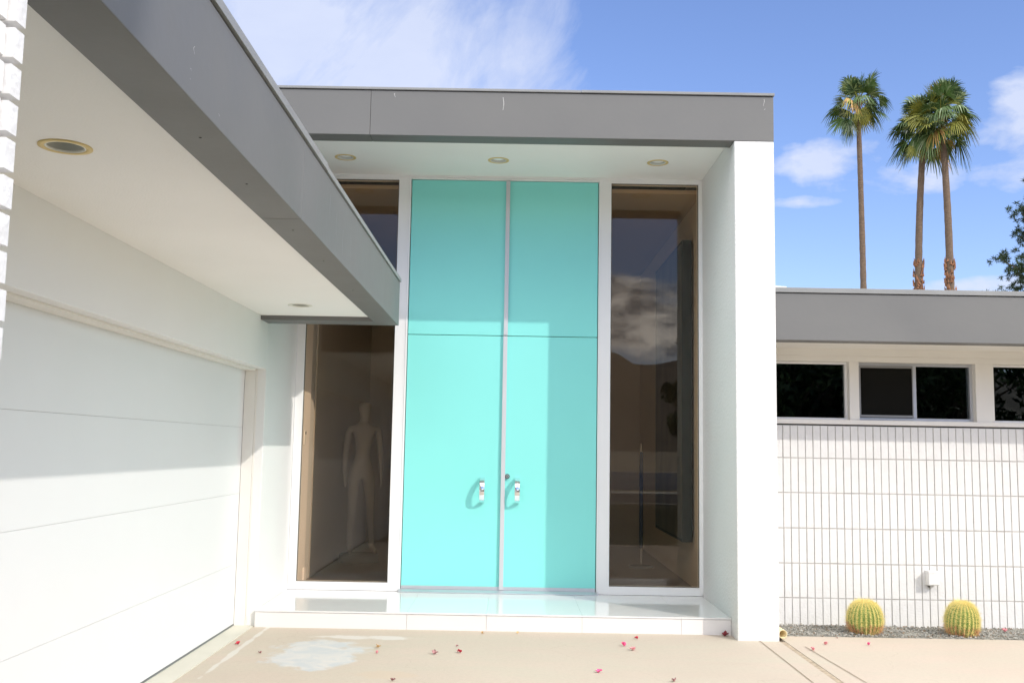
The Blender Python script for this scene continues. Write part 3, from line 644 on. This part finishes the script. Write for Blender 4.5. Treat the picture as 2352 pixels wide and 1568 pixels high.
# ================================================================== CACTI
SPINE = mat('golden_spine', (.86, .74, .30), .5); SPINE2 = mat('old_rusty_spine', (.70, .38, .20), .6)
CACG = mat('cactus_green', (.15, .27, .05), .6, .2, 12); WOOL = mat('cactus_wool', (.88, .72, .18), .9, .1, 60)
def cactus(loc, r, h, seed, lab):
    rd = random.Random(seed); e = root('barrel_cactus', loc, lab, 'cactus', 'round barrel cacti in the gravel'); x, y, z = loc
    ribs = 24; n = ribs*6; vs = []; rows = 26
    def prof(t):                                              # t 0 bottom .. 1 top
        a = -math.pi*.34+t*(math.pi*.5+math.pi*.34); rr_ = math.cos(a)**.72 if math.cos(a) > 0 else 0
        return r*rr_, h*.40+h*.60*math.sin(a) if a > 0 else h*.40+h*.47*math.sin(a)
    for j in range(rows):
        t = j/(rows-1); R_, zz_ = prof(t); R_ = max(R_, .004)
        for k in range(n):
            th = 2*math.pi*k/n; rib = .5+.5*math.cos(th*ribs); q = R_*(1-.11*(1-rib)**1.0*(1-.6*t)); vs.append((x+q*math.cos(th), y+q*math.sin(th), z+zz_-.012*(1 if t > .93 else 0)))
    fs = [(j*n+k, j*n+(k+1) % n, (j+1)*n+(k+1) % n, (j+1)*n+k) for j in range(rows-1) for k in range(n)]
    b = MB(); b.use(CACG).add(vs, fs, True); b.add(vs[-n:], [tuple(range(n))]); b.build('body', None, e)
    sp = MB(); sp.use(SPINE)
    def needle(p, d, ln, w_):
        a = d.cross(Vector((.3, .2, 1))).normalized()*w_; c = d.cross(a).normalized()*w_
        sp.add([p+a, p-a*.5+c*.8, p-a*.5-c*.8, p+d*ln], [(0, 1, 3), (1, 2, 3), (2, 0, 3)])
    for k in range(ribs):
        th = 2*math.pi*k/ribs
        for j in range(22):
            t = .05+.92*(j+rd.uniform(-.2, .2))/22; R_, zz_ = prof(t); R1, z1 = prof(min(1, t+.02))
            out = Vector((math.cos(th), math.sin(th), 0)); tan = Vector((-math.sin(th), math.cos(th), 0)); tu = (out*(R1-R_)+Vector((0, 0, z1-zz_))).normalized(); nr = tan.cross(tu).normalized()
            if nr.dot(out) < 0 and t < .9: nr = -nr
            p = Vector((x, y, z+zz_))+out*R_
            sp.use(SPINE2 if t < .34 and rd.random() < .6 else SPINE)
            for q in range(8):
                a = 2*math.pi*q/8+rd.uniform(-.3, .3); d = (nr*.55+(tan*math.cos(a)+tu*math.sin(a))*rd.uniform(.6, 1)).normalized(); needle(p, d, rd.uniform(.024, .042), .0017)
            needle(p, (nr+tu*rd.uniform(-.5, .2)).normalized(), rd.uniform(.032, .050), .0021)
    sp.use(SPINE)
    for q in range(900):                                     # dense crown of young spines
        a = rd.uniform(0, 6.283); rr_ = r*.55*math.sqrt(rd.random()); p = Vector((x+rr_*math.cos(a), y+rr_*math.sin(a), z+h*.955-h*.16*(rr_/(r*.6))**2))
        needle(p, Vector((math.cos(a)*.5*rr_/r+rd.uniform(-.4, .4), math.sin(a)*.5*rr_/r+rd.uniform(-.4, .4), 1)).normalized(), rd.uniform(.012, .028), .0017)
    sp.build('spines', None, e)
    R_ = r*.42; vs = [(x, y, z+h*.975)]
    for j in range(1, 5): vs += [(x+R_*j/4*math.cos(2*math.pi*k/20), y+R_*j/4*math.sin(2*math.pi*k/20), z+h*(.975-.055*(j/4)**2)) for k in range(20)]
    MB().add(vs, [(0, 1+k, 1+(k+1) % 20) for k in range(20)]+[(1+j*20+k, 1+j*20+(k+1) % 20, 1+(j+1)*20+(k+1) % 20, 1+(j+1)*20+k) for j in range(3) for k in range(20)], True).build('woolly_top', WOOL, e)
    return e
cactus((3.062, 8.715, .0), .141, .264, 1, 'golden barrel cactus nearer the white pier')
c2 = cactus((3.878, 8.70, -.005), .132, .278, 2, 'golden barrel cactus below and right of the small wall box'); c2.rotation_euler = (R(3), R(4), 0)

# ================================================================== FALLEN BLOSSOMS
PET = {'red': mat('red_petal', (.62, .03, .07), .6), 'pink': mat('hot_pink_petal', (.85, .12, .32), .6), 'pale': mat('pale_pink_petal', (.80, .32, .36), .6), 'dry': mat('dry_mauve_petal', (.42, .22, .22), .8), 'straw': mat('straw_petal', (.68, .46, .22), .8), 'maroon': mat('maroon_petal', (.22, .02, .03), .7)}
def blossom(x, y, col, s, lab, seed, z=.0):
    rd = random.Random(seed); b = MB(); base = Vector((x, y, z+.003))
    for k in range(3 if s < .02 else 4):
        a = rd.uniform(0, 6.28); lean = rd.uniform(.2, 1.1); u = Vector((math.cos(a)*math.cos(lean), math.sin(a)*math.cos(lean), math.sin(lean))); v = u.cross(Vector((0, 0, 1))).normalized(); nn = u.cross(v)
        n = 5; grid = []
        for i in range(n+1):
            t = i/n; wv = math.sin(math.pi*(t*.86+.1))*.55
            for q in (-1, -.4, .4, 1): grid.append(base+u*s*t*1.3+v*s*wv*q+nn*s*(.25*abs(q)**2*(-1)+.12*math.sin(6*t+k+q))+Vector((0, 0, .001)))
        for g_ in grid: g_.z = max(g_.z, z+.0015)
        b.add(grid, [(i*4+q, i*4+q+1, (i+1)*4+q+1, (i+1)*4+q) for i in range(n) for q in range(3)], True)
    o = b.build('fallen_blossom', PET[col], origin=(x, y, z)); tag(o, lab, 'fallen blossom', 'blossoms fallen on the ground')
for i, a in enumerate([(-2.05, 7.75, 'red', .021, 'red blossom lying nearest the garage door'), (-1.80, 7.44, 'dry', .016, 'dried mauve petal left of the grey stain'),
    (-.98, 7.72, 'straw', .022, 'straw coloured blossom right of the grey stain'), (-.96, 7.50, 'pale', .018, 'pale pink petal just in front of the straw coloured blossom'),
    (-.54, 7.52, 'dry', .026, 'crumpled mauve blossom in front of the left door'), (-.35, 7.60, 'red', .028, 'bright red blossom beside the crumpled mauve one'),
    (-.39, 7.81, 'dry', .013, 'tiny dry petal behind the bright red blossom'), (-.75, 6.67, 'dry', .020, 'mauve petal at the bottom edge, left of centre'),
    (-.21, 8.36, 'straw', .016, 'small straw petal against the step below the left door'), (.08, 8.39, 'straw', .016, 'brown petal against the step below the right door'),
    (1.05, 8.25, 'red', .020, 'small red petal close to the step, above two pink ones'), (.91, 7.94, 'pink', .028, 'hot pink blossom, left of a paler one'),
    (.96, 7.79, 'pale', .026, 'pale pink blossom right of the hot pink one'), (.63, 7.01, 'pink', .022, 'pink petal alone on bare concrete below the right door'),
    (1.11, 6.78, 'dry', .020, 'mauve petal at the bottom edge, right of centre'), (1.80, 8.44, 'maroon', .034, 'dark maroon blossom in the shaded corner by the white pier'),
    (2.54, 8.15, 'pale', .022, 'pale pink petal on the walk behind another'), (2.37, 7.90, 'pale', .022, 'pink petal lying on the walk nearest the slab joint'), (2.89, 8.15, 'pink', .020, 'pink petal on the walk in front of the left cactus'),
    (2.73, 8.42, 'dry', .012, 'tiny mauve petal at the edge of the gravel bed'), (4.30, 8.80, 'pale', .026, 'pink petal on the gravel at the right edge')]):
    blossom(*a, seed=i*7+3, z=(.012 if i == 20 else 0))

# ================================================================== TREES
TRK = mat('palm_trunk', (.17, .12, .085), .9, .25, 6, .8, 14, bdist=.04, stretch=(1, 1, 5)); BOOT = mat('palm_boots', (.27, .13, .07), .85, .35, 6)
FR1 = mat('fan_green', (.07, .13, .03), .5, .3, .8); FR2 = mat('fan_dark_green', (.03, .07, .02), .5, .2, .8); FR3 = mat('fan_yellow_green', (.28, .28, .05), .55); FR4 = mat('fan_dry', (.50, .30, .10), .7); FR5 = mat('fan_shine', (.17, .24, .10), .28, spec=.9)
def fan_palm(base, top, bend, rt, crown, nleaf, seed, lab, boots=None):
    rd = random.Random(seed); base = Vector(base); top = Vector(top)
    e = root('palm_tree', base, lab, 'palm tree', 'tall fan palms'); b = MB(); pts = []; rad = []
    n = 60
    for i in range(n+1):
        t = i/n; p = base.lerp(top, t)+Vector((bend[0]*math.sin(math.pi*t)+bend[1]*math.sin(2*math.pi*t), 0, 0)); pts.append(p); rad.append(rt*(1.35-.5*t)*(1+.05*(i % 2))+rd.uniform(-.004, .004))
    b.tube(pts, rad, 12); b.build('trunk', TRK, e)
    if boots:
        z0, z1, x_, = boots; bb = MB()
        for k in range(230):
            z = rd.uniform(z0, z1); t = (z-base.z)/(top.z-base.z); i = min(n-1, int(t*n)); c = pts[i].lerp(pts[i+1], t*n-i); a = rd.uniform(0, 6.283); o_ = Vector((math.cos(a), math.sin(a), 0)); s_ = Vector((-o_.y, o_.x, 0)); rr_ = rad[i]
            p = Vector((c.x, c.y, z))+o_*rr_; l = rd.uniform(.14, .3); w_ = rd.uniform(.04, .09)
            bb.add([p-s_*w_-Vector((0, 0, l*.5)), p+s_*w_-Vector((0, 0, l*.5)), p+o_*rd.uniform(.03, .11)+Vector((0, 0, l*.6))+s_*rd.uniform(-.05, .05), p+o_*.09+Vector((0, 0, -.1))], [(0, 1, 3), (1, 2, 3), (2, 0, 3), (0, 1, 2)])
        bb.build('boots', BOOT, e)
    cr = MB(); c0 = top
    for k in range(nleaf):
        f = k/nleaf; el = R(86)-f*R(135)+rd.uniform(-.42, .42); a = k*2.39996+rd.uniform(-.3, .3)
        d = Vector((math.cos(a)*math.cos(el), math.sin(a)*math.cos(el), math.sin(el))); L_ = crown*rd.uniform(.24, .62)
        droop = -.25*L_*(1-math.sin(el))*.6; p = c0+d*L_+Vector((0, 0, droop)); mid = c0+d*L_*.5+Vector((0, 0, .08))
        cr.use(FR3 if rd.random() < .5 else FR1); cr.tube([c0, mid, p], [.022, .016, .010], 4, cap=False)
        old = f > .90; m_ = FR4 if (old and rd.random() < .30) or rd.random() < .02 else (FR3 if rd.random() < (.30 if old else .13) else (FR2 if rd.random() < .35 else FR1)); 
        side = d.cross(Vector((0, 0, 1))).normalized(); nrm_ = side.cross(d).normalized(); tw = rd.uniform(-1.0, 1.0); side, nrm_ = side*math.cos(tw)+nrm_*math.sin(tw), nrm_*math.cos(tw)-side*math.sin(tw)
        Lf = crown*rd.uniform(.32, .55); ns = 20; drp = rd.uniform(.4, 1.6)*(1.05 if el < .2 else .5)
        for j in range(ns):
            t = (j+.5)/ns*2-1; an = t*R(88); dd = (d*math.cos(an)+side*math.sin(an)+nrm_*rd.uniform(-.05, .12)).normalized(); ll = Lf*(1-.32*abs(t)**1.6)*rd.uniform(.88, 1.06)
            wv = dd.cross(nrm_).normalized(); w0 = Lf*.036
            mm = m_ if rd.random() < .72 else (FR5 if m_ in (FR1, FR2) else FR3); cr.use(mm)
            vs = []; segs = 4
            for i in range(segs+1):
                s_ = i/segs; q = p+dd*ll*s_+Vector((0, 0, -1))*ll*drp*(max(0, s_-.35)**1.7)*(1.1); 
                q += Vector((.03*math.sin(7*s_+j), 0, 0))*s_
                ww = w0*(.35+1.0*min(1, s_*2.4))*(1-max(0, s_-.5)*1.75)
                vs += [q-wv*ww, q+wv*ww]
            cr.add(vs, [(2*i, 2*i+1, 2*i+3, 2*i+2) for i in range(segs)])
    cr.build('crown', None, e)
    db = MB().use(BOOT)                                        # flower stalks and old leaf bases under the crown
    for k in range(9):
        a = rd.uniform(0, 6.28); l = rd.uniform(.15, .4); db.tube([c0+Vector((0, 0, -.15)), c0+Vector((math.cos(a)*l*.5, math.sin(a)*l*.5, -.05)), c0+Vector((math.cos(a)*l*.8, math.sin(a)*l*.8, -.15-rd.uniform(0, .4)))], [.05, .03, .015], 5)
    db.build('old_leaf_bases', None, e)
    return e
fan_palm((15.98, 45, -.3), (15.97, 45, 17.9), (.08, .0), .125, 1.68, 52, 5, 'palm standing alone, left of the pair, its trunk bowed')
fan_palm((18.70, 45.4, -.3), (19.22, 45.4, 16.9), (-.22, .05), .155, 1.92, 58, 9, 'left palm of the close pair, the lower crown', boots=(6, 10.55, 0))
fan_palm((19.85, 44.6, -.3), (19.68, 44.6, 17.2), (.10, -.05), .155, 2.0, 64, 14, 'right palm of the close pair, the higher crown with dry yellow fronds', boots=(6, 10.4, 0))
fan_palm((7.75, -6.1, -.02), (7.72, -6.1, 14.6), (.0, .0), .215, 1.8, 36, 21, 'palm behind the photographer, its trunk mirrored and its shadow on the garage fascia')
LF = mat('leaf_green', (.055, .10, .03), .55, .3, 1.5); LF2 = mat('leaf_dark', (.025, .05, .018), .6, .2, 1.5); LF3 = mat('leaf_light', (.12, .17, .05), .5, .2, 1.5); BARK = mat('bark', (.14, .10, .07), .9, .2, 8, .8, 20, bdist=.03)
def pine(base, h, seed, lab):
    rd = random.Random(seed); e = root('pine_tree', base, lab, 'pine tree'); bx, by, bz_ = base; b = MB()
    b.tube([(bx+.1*math.sin(i*.9), by, bz_+h*i/10) for i in range(11)], [.2*(1-i/11)+.02 for i in range(11)], 10); tips = []
    for k in range(58):
        z = bz_+h*(.30+.68*k/58); a = k*2.4+rd.uniform(-.4, .4); L_ = (2.2*(1-(k/58)**1.6)+.5)*rd.uniform(.6, 1.1); pts = []
        for i in range(6):
            t = i/5; pts.append(Vector((bx+math.cos(a)*L_*t, by+math.sin(a)*L_*t, z+.35*L_*t*t+.1*math.sin(3*t+k))))
        b.tube(pts, [.045*(1-t/6)+.006 for t in range(6)], 5, cap=False)
        for i in range(2, 6):
            for q in range(20):
                tips.append(pts[i]+Vector((rd.gauss(0, .16), rd.gauss(0, .16), rd.gauss(.05, .12))))
    b.build('trunk', BARK, e); lf = MB()
    for t_ in tips:
        lf.use((LF, LF2, LF2, LF2)[rd.randrange(4)])
        for q in range(30):
            d = Vector((rd.gauss(0, 1), rd.gauss(0, 1), rd.gauss(.4, 1))).normalized(); s_ = d.cross(Vector((rd.random(), rd.random(), rd.random()))).normalized()*.009; l = rd.uniform(.07, .13)
            p = t_+d*.02; lf.add([p-s_, p+s_, p+d*l], [(0, 1, 2)])
    lf.build('crown', None, e); return e
pine((14.70, 25, -.3), 10.0, 3, 'dark pine cut by the right edge of the photo')
def leafy(base, h, wd, seed, lab, n=7000, ls=.10, name='tree', cat='tree', grp=None, mats=(LF, LF2, LF, LF3)):
    rd = random.Random(seed); e = root(name, base, lab, cat, grp); bx, by, bz_ = base; b = MB(); cl = []
    b.tube([(bx, by, bz_), (bx+.1, by, bz_+h*.25), (bx, by+.1, bz_+h*.55)], [.16, .12, .06], 9)
    for k in range(26):
        a = rd.uniform(0, 6.28); rr_ = wd*.5*math.sqrt(rd.random()); zc = bz_+h*(.32+.6*rd.random()*(1-.5*(rr_/(wd*.5))**2)); c = Vector((bx+rr_*math.cos(a), by+rr_*math.sin(a), zc)); cl.append((c, rd.uniform(.35, .7)*wd*.26))
        b.tube([(bx, by, bz_+h*.25), (bx+(c.x-bx)*.5, by+(c.y-by)*.5, bz_+h*.3+(c.z-bz_-h*.3)*.6), c], [.06, .035, .012], 5, cap=False)
    b.build('trunk', BARK, e); lf = MB()
    for k in range(n):
        c, r_ = cl[rd.randrange(len(cl))]; d = Vector((rd.gauss(0, 1), rd.gauss(0, 1), rd.gauss(0, .8))).normalized(); p = c+d*r_*rd.random()**.4; lf.use(mats[rd.randrange(4)])
        u = Vector((rd.gauss(0, 1), rd.gauss(0, 1), rd.gauss(0, 1))).normalized()*ls; v = u.cross(Vector((rd.gauss(0, 1), rd.gauss(0, 1), 1))).normalized()*ls*.35
        lf.add([p-u, p+v, p+u, p-v], [(0, 1, 2, 3)])
    lf.build('crown', None, e); return e
OLV = mat('olive_leaf', (.22, .26, .16), .6, .2, 3)
leafy((16.9, 36, -.3), 8.2, 2.4, 8, 'pale feathery treetop just showing above the right roof', 4000, .12, mats=(OLV, OLV, LF3, OLV))
for x, y, h, wd, lab in [(6.3, -4.6, 5.3, 4.0, 'dark leafy tree mirrored in the fixed window beside the white pier'), (8.6, -5.8, 6.6, 4.4, 'dark leafy tree mirrored in the left half of the sliding window'),
        (10.9, -6.4, 6.8, 4.4, 'dark leafy tree mirrored in the right half of the sliding window'), (9.0, -9.2, 8.0, 4.6, 'taller dark tree standing behind the other mirrored trees'), (5.6, -7.6, 6.2, 2.6, 'slim dark tree mirrored near the edge of the white pier')]:
    leafy((x, y, -.02), h, wd, int(x*10), lab, 6000, .13, grp='trees behind the photographer')
# roof weed tufts
WEED = mat('dry_green_weed', (.20, .26, .08), .7)
for i, (y, hh) in enumerate(((4.4, .12), (4.95, .09))):
    rd = random.Random(60+i); b = MB(); x0 = -1.30; c = Vector((x0, y, 2.925))
    for k in range(46):
        a = rd.uniform(0, 6.28); l = hh*rd.uniform(.7, 1.5); q = [c, c+Vector((math.cos(a)*l*.35, math.sin(a)*l*.35, l*.9)), c+Vector((math.cos(a)*l*.9, math.sin(a)*l*.9, l*.75+rd.uniform(-.03, .03)))]
        b.tube(q, [.002, .0016, .0008], 4, cap=False)
    o = b.build('roof_weed', WEED, origin=(x0, y, 2.925)); tag(o, ('wispy weed tuft on the garage roof edge, the taller and nearer one', 'wispy weed tuft on the garage roof edge, the smaller one further along')[i], 'weed', 'weeds on the garage roof')

# ---- street side, only seen mirrored
o = B(-30, 40, -20.3, -20.0, -.02, .66).build('garden_wall', STUCCO); tag(o, 'low white wall across the street, mirrored in the right side window', 'wall')
bm = bmesh.new(); nx, ny = 160, 14; g = []
for i in range(nx+1):
    row = []
    for j in range(ny+1):
        x = -2400+4800*i/nx; t = j/ny; ridge = 215+95*mnoise.noise(Vector((x*.0016+7.3, .2, 0)))+45*mnoise.noise(Vector((x*.005, 1, 0)))+16*mnoise.noise(Vector((x*.02, 2, 0)))
        row.append(bm.verts.new((x, -1350-900*t, -6+ridge*math.sin(t*math.pi/2)**1.2+18*t*mnoise.noise(Vector((x*.01, t*6, 4))))))
    g.append(row)
for i in range(nx):
    for j in range(ny): bm.faces.new((g[i][j], g[i+1][j], g[i+1][j+1], g[i][j+1]))
me = bpy.data.meshes.new('hills'); bm.to_mesh(me); bm.free(); me.materials.append(mat('desert_hillside', (.16, .13, .10), .95, .25, .01))
o = bpy.data.objects.new('hills', me); COL.objects.link(o); tag(o, kind='structure')
